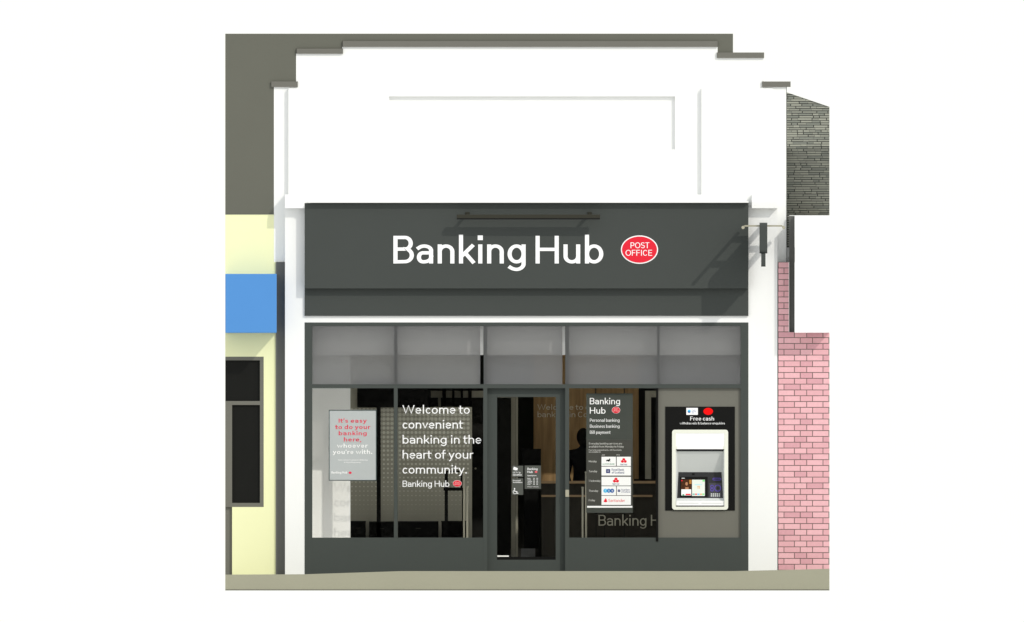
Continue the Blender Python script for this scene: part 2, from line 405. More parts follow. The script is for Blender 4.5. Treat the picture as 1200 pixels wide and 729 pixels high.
MB().box(361, 877.2, 235.6, 237.6, -0.205, 0, WHITE).build('drip_ledge', bank)

# shopfront frame
fr = MB()
fr.box(357, 366, 378, 675, -0.004, 0.12, FRM); fr.box(868, 877, 378, 672, -0.004, 0.12, FRM)
fr.box(366, 868, 378, 382, -0.004, 0.12, FRM); fr.box(366, 868, 450.3, 455, -0.004, 0.12, FRM)
for a, b in ((461.6, 466), (566.5, 571), (662.3, 667), (770, 773)):
    fr.box(a, b, 382, 450.3, 0.012, 0.1, FRM)
fr.box(461.6, 466, 455, 630, -0.004, 0.1, FRM); fr.box(566.3, 571, 455, 672, -0.004, 0.12, FRM)
fr.box(662.3, 667, 455, 672, -0.004, 0.12, FRM)
fr.build('shopfront_frame', bank)
MB().box(366, 566.3, 630, 674, -0.002, 0.1, FRM).build('stall_riser', bank); MB().box(667, 868, 630, 672, -0.002, 0.1, FRM).build('stall_riser', bank)
plabel(MB().box(768.8, 771.4, 455, 634.5, -0.012, 0.06, BLK).build('black_trim', bank), 'black upright trim strip')
pn = MB(); pn.box(771.4, 779.6, 455, 630, 0.03, 0.08, WINF); pn.box(861.2, 868, 455, 630, 0.03, 0.08, WINF)
pn.box(779.6, 861.2, 455, 476.6, 0.03, 0.08, WINF); pn.box(779.6, 861.2, 598.3, 630, 0.03, 0.08, WINF)
plabel(pn.build('infill_panel', bank), 'putty grey solid panel round the cash machine')
for a, b in ((366, 562.8), (567, 659), (662.6, 868)):
    plabel(MB().box(a, b, 382, 450.3, 0.002, 0.008, FILM).build('transom_pane', bank), 'frosted grey fanlight pane')
def window(a, b):
    wn = MB(); wn.box(a, b, 455, 630, 0.05, 0.056, GLASS); return wn.build('window', bank)
w1 = window(366, 461.6); w2 = window(466, 566.3); w3 = window(667, 768.8)
t = MB(); yv = 0.047
for s_, x1, bl in (('Welcome to', 550.5, 484.8), ('convenient', 542.8, 502.2), ('banking in the', 564, 519.9), ('heart of your', 554.6, 537.5), ('community.', 546.8, 555)):
    text(t, s_, 471.8, x1, bl, 9.9, LETW, yv, 0.13)
text(t, 'Banking Hub', 471.8, 526.6, 570.5, 7.2, LETW, yv, 0.125)
oval_logo(t, 530.6, 541, 562.7, 570.6, yv, 0.001)
plabel(t.build('lettering', w2), 'white welcome lettering with a small red oval emblem')

# door
door = bpy.data.objects.new('door', None); COL.objects.link(door); door.parent = bank; door.location = (0, 0, 0)
bpy.context.view_layer.update()
DY = 0.072
d = MB(); d.box(571, 582.5, 455, 671, DY, DY + 0.05, FRM); d.box(651.2, 662.3, 455, 671, DY, DY + 0.05, FRM)
d.box(582.5, 651.2, 455, 465.3, DY, DY + 0.05, FRM); d.box(582.5, 651.2, 656, 671, DY, DY + 0.05, FRM)
d.build('door_frame', door)
MB().box(582.5, 651.2, 652.5, 656, DY + 0.004, DY + 0.045, BLK).build('kick_rail', door)
MB().box(582.5, 651.2, 465.3, 652.5, DY + 0.02, DY + 0.026, GLASS).build('pane', door)
h = MB().rrect(662.6, 666.8, 574, 582.3, 0.6, -0.02, -0.004, ARM); h.build('push_plate', bank)
STK = mat('grey vinyl', (0.085, 0.090, 0.080), 0.8, 0.02, spec=0.05); PINK = mat('coral vinyl', (0.75, 0.13, 0.15), 0.7, 0.0, spec=0.05)
sy = DY + 0.016
k = MB(); k.box(600, 613.1, 545.8, 559, sy, sy + 0.002, STK)
k.prism([(X(a), Z(b)) for a, b in ((601.2, 549.8), (606.3, 551.2), (606.8, 548.6), (602.2, 547))], sy - 0.001, sy, LETW)
k.prism([(X(a), Z(b)) for a, b in ((601.2, 550.4), (605, 551.4), (605, 550), (603, 549.3))], sy - 0.0012, sy, LETW)
text(k, 'CCTV in', 601, 610, 554.8, 1.9, LETW, sy - 0.001, 0.16); text(k, 'operation', 601, 611.3, 557.3, 1.9, LETW, sy - 0.001, 0.18)
plabel(k.build('sticker', door), 'grey camera notice sticker')
k = MB(); k.box(600, 613.1, 560.6, 580, sy, sy + 0.002, STK)
text(k, 'Press bell', 601, 610, 564, 1.7, LETW, sy - 0.001, 0.15); text(k, 'for assistance', 601, 612, 566, 1.6, LETW, sy - 0.001, 0.16)
cx, cz = X(603.6), Z(576.4); r = 2.3 / S
stroke(k, [(cx + r * math.cos(math.radians(a)), cz + r * math.sin(math.radians(a))) for a in range(130, 371, 15)], 0.33 / S, False, sy - 0.001, 0, LETW)
k.ellipse(603, 572.6, 0.75, 0.75, sy - 0.001, sy, LETW, 16)
stroke(k, [(X(603.1), Z(573.6)), (X(603.3), Z(576)), (X(605.4), Z(576)), (X(606.3), Z(578.4)), (X(607.2), Z(578))], 0.4 / S, False, sy - 0.0012, 0, LETW)
plabel(k.build('sticker', door), 'grey wheelchair assistance sticker')
k = MB(); k.box(614.9, 634, 545.6, 573, sy, sy + 0.002, STK)
text(k, 'Banking', 618, 630, 550.8, 2.6, LETW, sy - 0.001, 0.16); text(k, 'Hub', 618, 624.3, 554.3, 2.6, LETW, sy - 0.001, 0.16)
k.ellipse(628.2, 553, 1.5, 1.2, sy - 0.001, sy, PINK, 20)
text(k, 'Opening hours', 618, 628.8, 558, 1.5, LETW, sy - 0.001, 0.15)
for i, dname in enumerate(('Monday', 'Tuesday', 'Wednesday', 'Thursday', 'Friday')):
    y = 561.2 + 1.75 * i; text(k, dname, 618, 618 + 0.62 * len(dname), y, 1.15, LETW, sy - 0.001, 0.13)
    text(k, '9.00', 624.8, 626.6, y, 1.15, LETW, sy - 0.001, 0.13); text(k, '5.00', 628.5, 630.4, y, 1.15, LETW, sy - 0.001, 0.13)
text(k, 'Closed weekends', 618, 631, 571, 1.2, LETW, sy - 0.001, 0.13)
plabel(k.build('sticker', door), 'grey opening hours sticker')

# interior shell (dark walls, floor, ceiling), parts of the building
DKW = mat('dark wall paint', (0.038, 0.0375, 0.034), 0.9, 0.08, 1.2, spec=0.03)
FLO = mat('pale vinyl floor', (0.78, 0.77, 0.73), 0.8, 0.04, 5, 0.05, spec=0.05)
CEI = mat('white ceiling', (0.80, 0.80, 0.79), 0.95, 0.05, 2, spec=0.03)
INW = mat('white interior paint', (0.90, 0.90, 0.88), 0.9, 0.01, 2, spec=0.05)
MB().wbox(X(345), X(890), 0.13, 6.6, 0.02, Z(656.4), FLO).build('shop_floor', bank)
cl = MB(); cl.wbox(X(345), X(890), 0.31, 0.60, Z(378), Z(370), CEI); cl.wbox(X(345), X(890), 3.65, 6.6, Z(378), Z(370), CEI)
cl.wbox(X(345), X(365), 0.60, 3.65, Z(378), Z(370), CEI); cl.wbox(X(870), X(890), 0.60, 3.65, Z(378), Z(370), CEI)
cl.build('ceiling', bank)
plabel(MB().wbox(X(365), X(870), 0.60, 3.65, Z(374), Z(373), GLASS).build('added_rooflight', bank), 'unseen glazed roof opening added to let sky light into the shop')  # added opening, out of view, brightens the shop interior from the sky
MB().wbox(X(338), X(345), 0.37, 6.6, 0.02, Z(371), INW).build('side_wall', bank); MB().wbox(X(890), X(897), 0.37, 6.6, 0.02, Z(371), INW).build('side_wall', bank)
MB().wbox(X(345), X(890), 6.45, 6.6, Z(656), Z(378), DKW).build('back_wall', bank)
MB().wbox(X(345), X(410.6), 1.05, 1.15, Z(656), Z(416.3), INW).build('partition', bank)
MB().wbox(X(345), X(890), 0.20, 0.28, Z(416), Z(382.3), INW).build('bulkhead', bank)
plabel(MB().box(582.8, 596.3, 650.9, 652.9, 0.5, 0.9, INW).build('threshold_strip', bank), 'white entrance threshold strip')
BEI = mat('beige joinery', (0.42, 0.40, 0.32), 0.7, 0.04, 4, spec=0.05)
fd = MB(); fd.box(505, 599, 458, 466, 5.0, 5.1, BEI); fd.box(513.5, 516.5, 466, 655, 5.0, 5.1, BEI); fd.box(599, 604, 458, 655, 5.0, 5.1, BEI); fd.box(604.2, 607, 458, 655, 4.96, 5.1, BEI)
fd.build('inner_door_surround', bank)
bp = MB()
for a, b in ((518.4, 522.6), (529.8, 532.6), (539.8, 542.6), (548.6, 552.8)): bp.box(a, b, 440, 480, 4.9, 4.95, BLK)
bp.box(470, 560, 448, 455, 4.9, 4.95, BLK)
bp.build('ceiling_rack', bank)
dw = MB(); dw.box(553, 598, 466.4, 656, 4.96, 5.0, BLK2); dw.cyl((X(557.3), 4.96, Z(549)), (X(557.3), 4.92, Z(549)), 0.013, ARM)
dw.build('inner_door', bank)
wp = MB(); wp.box(625.3, 748.4, 416, 566, 5.6, 5.66, WOOD)
wpo = wp.build('oak_panelling', bank)
WTX = mat('brushed lettering', (0.85, 0.78, 0.62), 0.6, 0.02, spec=0.1)
t = MB(); text(t, 'Welcome to convenient', 630, 735, 480.3, 6.4, WTX, 5.59, 0.12, 0.009); text(t, 'banking in Co', 630, 688.5, 488.9, 6.4, WTX, 5.59, 0.12, 0.009)
t.build('lettering', wpo)
fd = MB(); fd.box(756, 759.8, 458, 562, 5.0, 5.1, BEI); fd.box(759.8, 763, 462, 562, 4.99, 5.1, BEI); fd.box(759.8, 830, 458, 462, 5.0, 5.1, BEI); fd.box(763, 830, 462, 465.6, 5.03, 5.1, BEI)
fd.build('inner_door_surround', bank)

# ------------------------------------------------------------------ main sign
sg = thing('fascia_sign', 'long charcoal fascia sign with big white lettering and red oval', 'sign', (X(617), 0, Z(370)))
f = MB(); f.box(357, 877, 238, 338, -0.125, -0.001, FASC); f.build('sign_tray', sg)
MB().box(357, 877, 338, 370.2, -0.03, -0.001, FASC).build('lower_panel', sg)
t = MB(); text(t, 'Banking', 461, 616, 308.8, 32.4, LETW, -0.131, 0.150, 0.006); text(t, 'Hub', 627.6, 707, 308.8, 32.4, LETW, -0.131, 0.150, 0.006); t.build('lettering', sg)
t = MB(); oval_logo(t, 727.6, 771.2, 275.9, 309.2, -0.130, 0.005); plabel(t.build('emblem', sg), 'red oval emblem with white rim and lettering')

li = thing('sign_light', 'slim bronze trough light on two brackets above the white lettering', 'light', (X(619), -0.126, Z(254)))
b = MB(); b.box(535.2, 703.2, 251.4, 255.8, -0.345, -0.285, LAMP); b.box(535.2, 703.2, 255.8, 257.2, -0.342, -0.288, LAMPD); b.build('light_bar', li, bevel=0.004)
for a in (546.2, 689.4):
    q = MB(); q.box(a, a + 3.2, 249.2, 251.4, -0.3, -0.126, LAMP); q.box(a - 1, a + 4.2, 248.6, 251.4, -0.134, -0.126, LAMP); q.build('bracket', li)

# projecting sign at right, seen edge-on
ps = thing('projecting_sign', 'grey projecting sign seen edge on beside the fascia with two side lamps', 'sign', (X(894.5), -0.001, Z(285)))
b = MB(); yo, yi = -0.88, -0.27
def blade(a, b_, top, bot, r):
    m_ = MB(); pts = []
    for cy, cz, a0 in ((yi - r, Z(bot) + r, -90), (yi - r, Z(top) - r, 0), (yo + r, Z(top) - r, 90), (yo + r, Z(bot) + r, 180)):
        for q in range(7):
            t_ = math.radians(a0 + 15 * q); pts.append((cy + r * math.cos(t_), cz + r * math.sin(t_)))
    n = len(pts)
    m_.face([(X(a), y, z) for y, z in reversed(pts)], FASC); m_.face([(X(b_), y, z) for y, z in pts], FASC)
    for q in range(n):
        (y0, z0), (y1, z1) = pts[q], pts[(q + 1) % n]
        m_.face([(X(a), y0, z0), (X(a), y1, z1), (X(b_), y1, z1), (X(b_), y0, z0)], FASC)
    return m_
blade(890, 899.2, 261, 297, 0.05).build('sign_panel', ps)
blade(892, 897.1, 297, 312.5, 0.03).build('lower_panel', ps)
for zt, zb in ((262.5, 266.5), (289, 293)):
    MB().box(892, 897, zt, zb, -0.29, -0.001, FASC).build('wall_arm', ps)
for yy in (-0.30, -0.62):
    MB().box(872.5, 916.5, 263.8, 265.7, yy - 0.035, yy + 0.035, ARM).build('cross_bar', ps)
for a, dx in ((870.8, 1.8), (918.4, -1.8)):
    l = MB(); l.cyl((X(a), -0.20, Z(266.6)), (X(a), -0.86, Z(266.6)), 0.021, ARM)
    for yy in (-0.30, -0.62): l.cyl((X(a), yy, Z(266.6)), (X(a + dx), yy, Z(264.7)), 0.010, ARM)
    l.build('side_lamp', ps)

# ------------------------------------------------------------------ poster in the left window
po = thing('poster', 'pale grey framed poster with red and white lettering in the left window', 'poster', (X(413), 0.075, Z(563)))
PGR = mat('poster grey', (0.43, 0.455, 0.46), 0.8, 0.01, spec=0.05); PBD = mat('poster edge', (0.05, 0.07, 0.07), 0.7, 0.02, spec=0.05)
TR = mat('poster red', (0.70, 0.035, 0.08), 0.8, 0.0, spec=0.05)
q = MB(); q.box(386.2, 440.6, 481.2, 562.5, 0.064, 0.07, PGR); q.build('sheet', po)
q = MB(); q.box(385.3, 386.2, 480.3, 563.4, 0.06, 0.075, PBD); q.box(440.6, 441.5, 480.3, 563.4, 0.06, 0.075, PBD); q.box(386.2, 440.6, 480.3, 481.2, 0.06, 0.075, PBD); q.box(386.2, 440.6, 562.5, 563.4, 0.06, 0.075, PBD)
q.build('frame', po)
t = MB(); yv = 0.0625
for s_, a, c_, bl, m_ in (("It's easy", 396.9, 429.6, 495.4, TR), ('to do your', 392.6, 434.1, 502.8, TR), ('banking', 397, 429.7, 510.1, TR), ('here,', 403, 423.3, 517.4, TR), ('whoever', 395.1, 431, 524.7, LETW), ("you're with.", 390, 436, 532, LETW)):
    text(t, s_, a, c_, bl, 4.9, m_, yv, 0.21, kv=0.60)
text(t, "You're welcome to ask about withdrawing", 396, 430.7, 539.8, 1.6, LETW, yv, 0.16); text(t, 'or depositing money.', 403, 423, 542.5, 1.6, LETW, yv, 0.16)
text(t, 'Banking Hub', 388.4, 407, 555, 2.7, LETW, yv, 0.2); t.ellipse(410.4, 554, 1.7, 1.4, yv - 0.001, yv, TR, 20)
t.build('lettering', po)

# ------------------------------------------------------------------ hanging display panel in the right window
hp = thing('hanging_display', 'grey hanging display panel with bank logos and weekday list in the right window', 'display', (X(714), 0.1, Z(601)))
hy = 0.085; HPG = mat('display grey', (0.058, 0.064, 0.057), 0.8, 0.02, spec=0.05); HP2 = mat('display dark grey', (0.062, 0.062, 0.055), 0.8, 0.02, spec=0.05)
q = MB(); q.box(687, 741.6, 461, 601, hy, hy + 0.012, HPG); q.box(687.2, 741.4, 515.4, 591.9, hy - 0.001, hy, HP2)
q.build('board', hp)
for a in (698, 731.6): MB().cyl((X(a), hy + 0.006, Z(461)), (X(a), hy + 0.006, Z(452.5)), 0.007, BLK, 8).build('hanging_cable', hp)
MB().box(688, 741, 592.9, 595, hy - 0.003, hy, LETW).build('white_strip', hp)
t = MB(); yv = hy - 0.002
text(t, 'Banking', 691.2, 726.6, 473.8, 7.4, LETW, yv, 0.14); text(t, 'Hub', 691.2, 709.6, 484.8, 7.4, LETW, yv, 0.14)
oval_logo(t, 716.9, 726.8, 476.7, 484.6, yv, 0.001)
for s_, c_, bl in (('Personal banking', 726, 494.3), ('Business banking', 726, 501.3), ('Bill payment', 715.6, 508.4)): text(t, s_, 691.3, c_, bl, 3.7, LETW, yv, 0.125, kv=0.7)
LG = mat('soft white print', (0.55, 0.55, 0.52), 0.8, 0.0, spec=0.05)
t.box(688.5, 740.5, 515.2, 515.6, yv - 0.001, yv + 0.001, STK)
text(t, 'Everyday banking services are', 690.2, 729, 520.9, 2.3, LG, yv, 0.13); text(t, 'available from Monday to Friday', 690.2, 731, 524.5, 2.3, LG, yv, 0.13)
text(t, 'Face to face appointments with these banks', 690, 728.4, 528.2, 1.7, LG, yv, 0.14); text(t, 'are available on', 690, 704, 530.4, 1.7, LG, yv, 0.14)
text(t, 'AM', 705.2, 708.6, 534, 1.5, LG, yv, 0.16); text(t, 'PM', 722.6, 726, 534, 1.5, LG, yv, 0.16)
for s_, c_, bl in (('Monday', 699.2, 541.8), ('Tuesday', 699.8, 553.4), ('Wednesday', 703.8, 564.6), ('Thursday', 701, 576.3), ('Friday', 697.3, 587.4)): text(t, s_, 690, c_, bl, 2.3, LG, yv, 0.13)
t.build('lettering', hp)
NAVY = mat('navy print', (0.035, 0.045, 0.17), 0.8, 0.0, spec=0.05); GRN = mat('green print', (0.10, 0.30, 0.17), 0.8, 0.0, spec=0.05)
CY1 = mat('light blue print', (0.08, 0.50, 0.80), 0.8, 0.0, spec=0.05); CY2 = mat('mid blue print', (0.03, 0.23, 0.55), 0.8, 0.0, spec=0.05); CRED = mat('bright red print', (0.75, 0.015, 0.035), 0.8, 0.0, spec=0.05)
DKB = mat('dark blue print', (0.02, 0.10, 0.35), 0.8, 0.0, spec=0.05)
def card(a, b, top, bot):
    c = MB(); c.box(a, b, top, bot, hy - 0.004, hy - 0.001, LETW); return c
cy_ = hy - 0.005
def trefoil(c, cx, cy, r):
    for k_ in range(3):
        an = math.radians(90 + 120 * k_); ox, oz = cx + r * 0.62 * math.cos(an), cy - r * 0.5 * math.sin(an)
        c.prism([(X(ox) + r * 0.62 / S * math.cos(math.radians(30 + 60*i)), Z(oz) + r * 0.55 / S * math.sin(math.radians(30 + 60*i))) for i in range(6)], cy_ - 0.0003 * k_, cy_ + 0.001, CRED)
    c.prism([(X(cx) + r * 0.22 / S * math.cos(math.radians(30 + 120*i)), Z(cy) + r * 0.22 / S * math.sin(math.radians(30 + 120*i))) for i in range(3)], cy_ - 0.0015, cy_, LETW)
def wheel(c, cx, cy, r):
    for k_ in range(4):
        an = math.radians(45 + 90 * k_)
        c.box(cx + r*.62*math.cos(an) - r*.38, cx + r*.62*math.cos(an) + r*.38, cy - r*.62*math.sin(an) - r*.38, cy - r*.62*math.sin(an) + r*.38, cy_, cy_ + 0.001, NAVY)
    P_ = [(X(cx) + r * .68 / S * math.cos(math.radians(a)), Z(cy) + r * .68 / S * math.sin(math.radians(a))) for a in range(0, 360, 20)]
    stroke(c, P_, r * 0.17 / S, True, cy_ - 0.0005, 0, NAVY)
c = card(704.9, 721.8, 535.3, 546.1)
c.prism([(X(a), Z(b)) for a, b in ((710.2, 539.2), (710.8, 541), (711.6, 540.3), (712.6, 540.6), (713.6, 541.6), (713.8, 540.2), (715.4, 541), (714.8, 539.6), (715.3, 538.2), (714.3, 537.2), (713.6, 538.6), (711.5, 538.8))], cy_, cy_ + 0.001, BLK)
text(c, 'LLOYDS BANK', 706.2, 720.2, 544.7, 1.7, GRN, cy_, 0.17); plabel(c.build('logo_card', hp), 'white card with a black horse over green lettering')
c = card(722.7, 739.3, 535.3, 546.1); trefoil(c, 731, 540, 3.1); text(c, 'NatWest', 727, 735, 545.2, 1.7, NAVY, cy_, 0.15); plabel(c.build('logo_card', hp), 'white card with a red three part emblem, top right')
c = card(704.9, 739.3, 546.9, 557.3); wheel(c, 712.6, 552.1, 2.9); text(c, 'Royal Bank', 716.8, 731.2, 551.7, 2.5, NAVY, cy_, 0.14); text(c, 'of Scotland', 716.8, 731.4, 555, 2.5, NAVY, cy_, 0.14); plabel(c.build('logo_card', hp), 'wide white card with a navy wheel emblem and navy lettering')
c = card(704.9, 739.3, 558.8, 569); trefoil(c, 721.8, 563, 3.2); text(c, 'NatWest', 717.8, 725.8, 568, 1.7, NAVY, cy_, 0.15); plabel(c.build('logo_card', hp), 'wide white card with a red three part emblem')
c = card(704.9, 722, 569.8, 580.4)
for i, (xx, m_) in enumerate(((709.4, CY1), (713.4, CY2), (717.4, DKB))): c.ellipse(xx, 575.1, 2.4, 2.4, cy_ - 0.0004 * i, cy_ + 0.001, m_, 24)
for xx, l_ in ((709.4, 'T'), (713.6, 'S'), (717.7, 'B')): text(c, l_, xx - 0.8, xx + 0.8, 576.1, 2.0, LETW, cy_ - 0.002, 0.16)
plabel(c.build('logo_card', hp), 'white card with three blue discs')
c = card(722.8, 739.3, 569.8, 580.4); wheel(c, 725.4, 575.1, 1.7); text(c, 'Royal Bank', 728, 738, 574.9, 1.8, NAVY, cy_, 0.12); text(c, 'of Scotland', 728, 738.2, 577.3, 1.8, NAVY, cy_, 0.12); plabel(c.build('logo_card', hp), 'narrow white card with a navy wheel emblem and navy lettering')
c = card(704.9, 739.3, 581.1, 591.7)
c.ellipse(709.6, 587.4, 2.2, 1.2, cy_, cy_ + 0.001, CRED, 24)
c.prism([(X(a), Z(b)) for a, b in ((708.4, 587), (710.8, 587), (711, 585.6), (709.7, 583.6), (709.2, 585), (708.3, 585.8))], cy_ - 0.0004, cy_ + 0.001, CRED)
text(c, 'Santander', 713, 732.4, 588.2, 3.4, CRED, cy_, 0.11); plabel(c.build('logo_card', hp), 'wide white card with a red flame and red lettering')

# ------------------------------------------------------------------ cash machine
atm = thing('cash_machine', 'cash machine with cream bezel set in a black surround', 'cash machine', (X(820.4), 0.04, Z(598.3)))
ABK = mat('atm black', (0.0065, 0.0065, 0.006), 0.6, 0.05, 3, spec=0.08); ACR = mat('atm cream', (0.75, 0.76, 0.67), 0.6, 0.01, 3, spec=0.1)
ASI = mat('atm silver', (0.58, 0.60, 0.59), 0.5, 0.03, 3, spec=0.2); ADK = mat('atm charcoal', (0.03, 0.03, 0.032), 0.5, 0.05, 3, spec=0.1)
ay = 0.022; by_ = 0.0
q = MB(); q.box(779.6, 788.5, 476.6, 598.3, ay, 0.08, ABK); q.box(852.4, 861.2, 476.6, 598.3, ay, 0.08, ABK); q.box(788.5, 852.4, 476.6, 504.4, ay, 0.08, ABK); q.box(788.5, 852.4, 596.6, 598.3, ay, 0.08, ABK)
sur = q.build('surround', atm)
t = MB(); t.box(804.3, 817.8, 478, 486.2, ay - 0.002, ay, LETW); t.ellipse(807.6, 481.6, 1.7, 1.5, ay - 0.003, ay, CY1, 20)
t.prism([(X(807.6) + 1.75 / S * math.cos(math.radians(a)), Z(482.2) + 1.7 / S * math.sin(math.radians(a))) for a in range(180, 361, 15)], ay - 0.0035, ay, DKB)
for i, ww in enumerate((4.5, 5.2, 2.6)): text(t, ('Cash', 'access', 'UK')[i], 810.6, 810.6 + ww, 481.2 + 1.7 * i, 1.2, DKB, ay - 0.003, 0.14)
t.ellipse(829.9, 482.1, 5.6, 4.1, ay - 0.002, ay, mat('pure red', (0.86, 0.006, 0.006), 0.6, 0.0, spec=0.05))
text(t, 'Free cash', 808.9, 836.8, 492.8, 4.6, LETW, ay - 0.002, 0.155, kv=0.7); text(t, 'withdrawals & balance enquiries', 796.8, 849.5, 497.3, 2.6, LETW, ay - 0.002, 0.15, kv=0.65)
plabel(t.build('lettering', sur), 'white lettering, white label and red oval above the machine')
# bezel ring: rounded outline with rectangular opening, built as four rails with rounded outer corners
bz = MB()
def ring_pts(a, b, top, bot, r, n=6):
    pts = []
    for cx, cz, a0 in ((b - r, bot - r, -90), (b - r, top + r, 0), (a + r, top + r, 90), (a + r, bot - r, 180)):
        for k_ in range(n + 1): t_ = math.radians(a0 + 90 * k_ / n); pts.append((X(cx) + r / S * math.cos(t_), Z(cz) + r / S * math.sin(t_)))
    return pts
O_ = ring_pts(787.6, 853.3, 503.6, 597.4, 3.2); I_ = ring_pts(792, 848.8, 507.6, 593.8, 0.3); n = len(O_)
for i in range(n):
    j = (i + 1) % n
    bz.face([(O_[i][0], by_, O_[i][1]), (O_[j][0], by_, O_[j][1]), (I_[j][0], by_, I_[j][1]), (I_[i][0], by_, I_[i][1])], ACR)
    bz.face([(O_[j][0], by_, O_[j][1]), (O_[i][0], by_, O_[i][1]), (O_[i][0], 0.06, O_[i][1]), (O_[j][0], 0.06, O_[j][1])], ACR)
    bz.face([(I_[i][0], by_, I_[i][1]), (I_[j][0], by_, I_[j][1]), (I_[j][0], 0.04, I_[j][1]), (I_[i][0], 0.04, I_[i][1])], ACR)
bz.build('bezel', atm)
hd = MB(); hd.box(792, 848.8, 507.6, 526.4, 0.004, 0.04, LETW); hd.box(792, 793.6, 523, 526.4, 0.0025, 0.02, ACR); hd.box(847.2, 848.8, 523, 526.4, 0.0025, 0.02, ACR)
hd.build('header_panel', atm)
rs = MB(); V4 = lambda a, y, b: (X(a), y, Z(b))
yb_ = 0.16
rs.face([V4(793.4, 0.05, 529), V4(847.4, 0.05, 529), V4(848.8, 0.04, 526.6), V4(792, 0.04, 526.6)], ADK)
rs.face([V4(795, yb_, 553.3), V4(845.6, yb_, 553.3), V4(847.4, 0.05, 529), V4(793.4, 0.05, 529)], ASI)          # sloping hood
rs.face([V4(792, 0.04, 594), V4(793.4, 0.09, 584), V4(795, yb_, 553.3), V4(793.4, 0.05, 529), V4(792, 0.04, 526.6)], ASI)
rs.face([V4(848.8, 0.04, 526.6), V4(847.4, 0.05, 529), V4(845.6, yb_, 553.3), V4(847.4, 0.09, 584), V4(848.8, 0.04, 594)], ASI)
rs.build('recess', atm)
cs = MB(); cs.face([V4(793.4, 0.09, 584), V4(847.4, 0.09, 584), V4(845.6, yb_, 553.3), V4(795, yb_, 553.3)], ADK)
con = cs.build('console', atm)
def onc(a, b, off):                                   # point on the sloping console
    return (X(a), yb_ + (0.09 - yb_) * (b - 553.3) / 30.7 - off, Z(b))
def quad(mb, a, b, top, bot, m, off): mb.face([onc(a, bot, off), onc(b, bot, off), onc(b, top, off), onc(a, top, off)], m)
sc_ = MB(); quad(sc_, 796.6, 829.2, 558.8, 582.6, ABK, 0.002)
BRN = mat('advert brown', (0.06, 0.022, 0.010), 0.6, 0.8, 60, spec=0.05); ORG = mat('advert amber', (0.45, 0.20, 0.04), 0.6, 0.3, 40, spec=0.05); SKN = mat('advert tan', (0.42, 0.20, 0.11), 0.6, 0.2, 40, spec=0.05)
quad(sc_, 798, 810.4, 562, 573.5, BRN, 0.003); quad(sc_, 807.8, 810.4, 562.4, 567, ORG, 0.0035); sc_.face([onc(a, b, 0.0036) for a, b in reversed([(804.6 + 1.5 * math.cos(math.radians(q_)), 567 + 2.1 * math.sin(math.radians(q_))) for q_ in range(0, 360, 30)])], SKN); quad(sc_, 803, 807, 571, 573.4, SKN, 0.0034)
quad(sc_, 798.4, 810, 573.5, 580.6, LETW, 0.003); quad(sc_, 803.4, 809.4, 578.6, 580.2, CRED, 0.0036); quad(sc_, 799.6, 802, 579.2, 581, GRN, 0.0036); quad(sc_, 798.4, 799.8, 562.6, 564, CRED, 0.0038)
PGN = mat('screen mint', (0.72, 0.76, 0.70), 0.6, 0.02, spec=0.05); PCY = mat('pale cyan', (0.50, 0.72, 0.74), 0.6, 0.0, spec=0.05); POR = mat('pale orange', (0.75, 0.42, 0.18), 0.6, 0.0, spec=0.05); PGR2 = mat('leaf green', (0.20, 0.68, 0.22), 0.6, 0.0, spec=0.05); PTE = mat('teal', (0.12, 0.45, 0.40), 0.6, 0.0, spec=0.05)
quad(sc_, 811, 826, 562.2, 581.2, PGN, 0.003); quad(sc_, 823.3, 825.8, 562.4, 564.4, PGR2, 0.0036); quad(sc_, 814, 822.6, 567.2, 568.6, PCY, 0.0036); quad(sc_, 817, 820.4, 569.6, 570.4, POR, 0.0036); quad(sc_, 817.6, 818.4, 570.6, 572.8, POR, 0.0036); quad(sc_, 819.4, 820.2, 570.6, 572.8, POR, 0.0036)
for i, m_ in enumerate((PTE, PINK, CY1, POR, PGR2)): quad(sc_, 811.6 + 2.85 * i, 814.1 + 2.85 * i, 578.4, 580, m_, 0.0036)
kp = MB(); quad(kp, 831, 845.6, 566, 583.4, mat('keypad slate', (0.06, 0.06, 0.07), 0.5, 0.05, spec=0.1), 0.002)
PUR = mat('violet ring', (0.12, 0.08, 0.42), 0.6, 0.0, spec=0.05)
def curve_on(mb, pts, hw, m, off):
    n_ = len(pts)
    for i in range(n_):
        a, b = Vector(pts[i]), Vector(pts[(i + 1) % n_]); d_ = (b - a).normalized(); nn = Vector((-d_.y, d_.x)) * hw
        mb.face([onc(*(a + nn), off), onc(*(b + nn), off), onc(*(b - nn), off), onc(*(a - nn), off)], m)
ell = lambda cx, cy, rx, ry: [(cx + rx * math.cos(math.radians(a)), cy + ry * math.sin(math.radians(a))) for a in range(0, 360, 15)]
curve_on(kp, ell(841, 572.1, 3.5, 3.6), 0.45, PUR, 0.004); curve_on(kp, ell(834.4, 570.3, 1.6, 1.7), 0.4, PUR, 0.004); curve_on(kp, ell(834.4, 573.9, 1.6, 1.7), 0.4, PUR, 0.0043); curve_on(kp, [(843.6 + 1.1 * math.cos(math.radians(a)), 561.5 + 1.1 * math.sin(math.radians(a))) for a in range(-90, 91, 30)] + [(836.4 + 1.1 * math.cos(math.radians(a)), 561.5 + 1.1 * math.sin(math.radians(a))) for a in range(90, 271, 30)], 0.32, PUR, 0.004)
kp.face([onc(a, b, 0.0042) for a, b in reversed(ell(841, 572.1, 1.6, 1.6))], ADK)
for r_ in range(2):
    for c_ in range(5): quad(kp, 833 + 2.3 * c_, 834.5 + 2.3 * c_, 578.2 + 2.2 * r_, 579.7 + 2.2 * r_, ASI, 0.004)
kp.build('keypad', con)
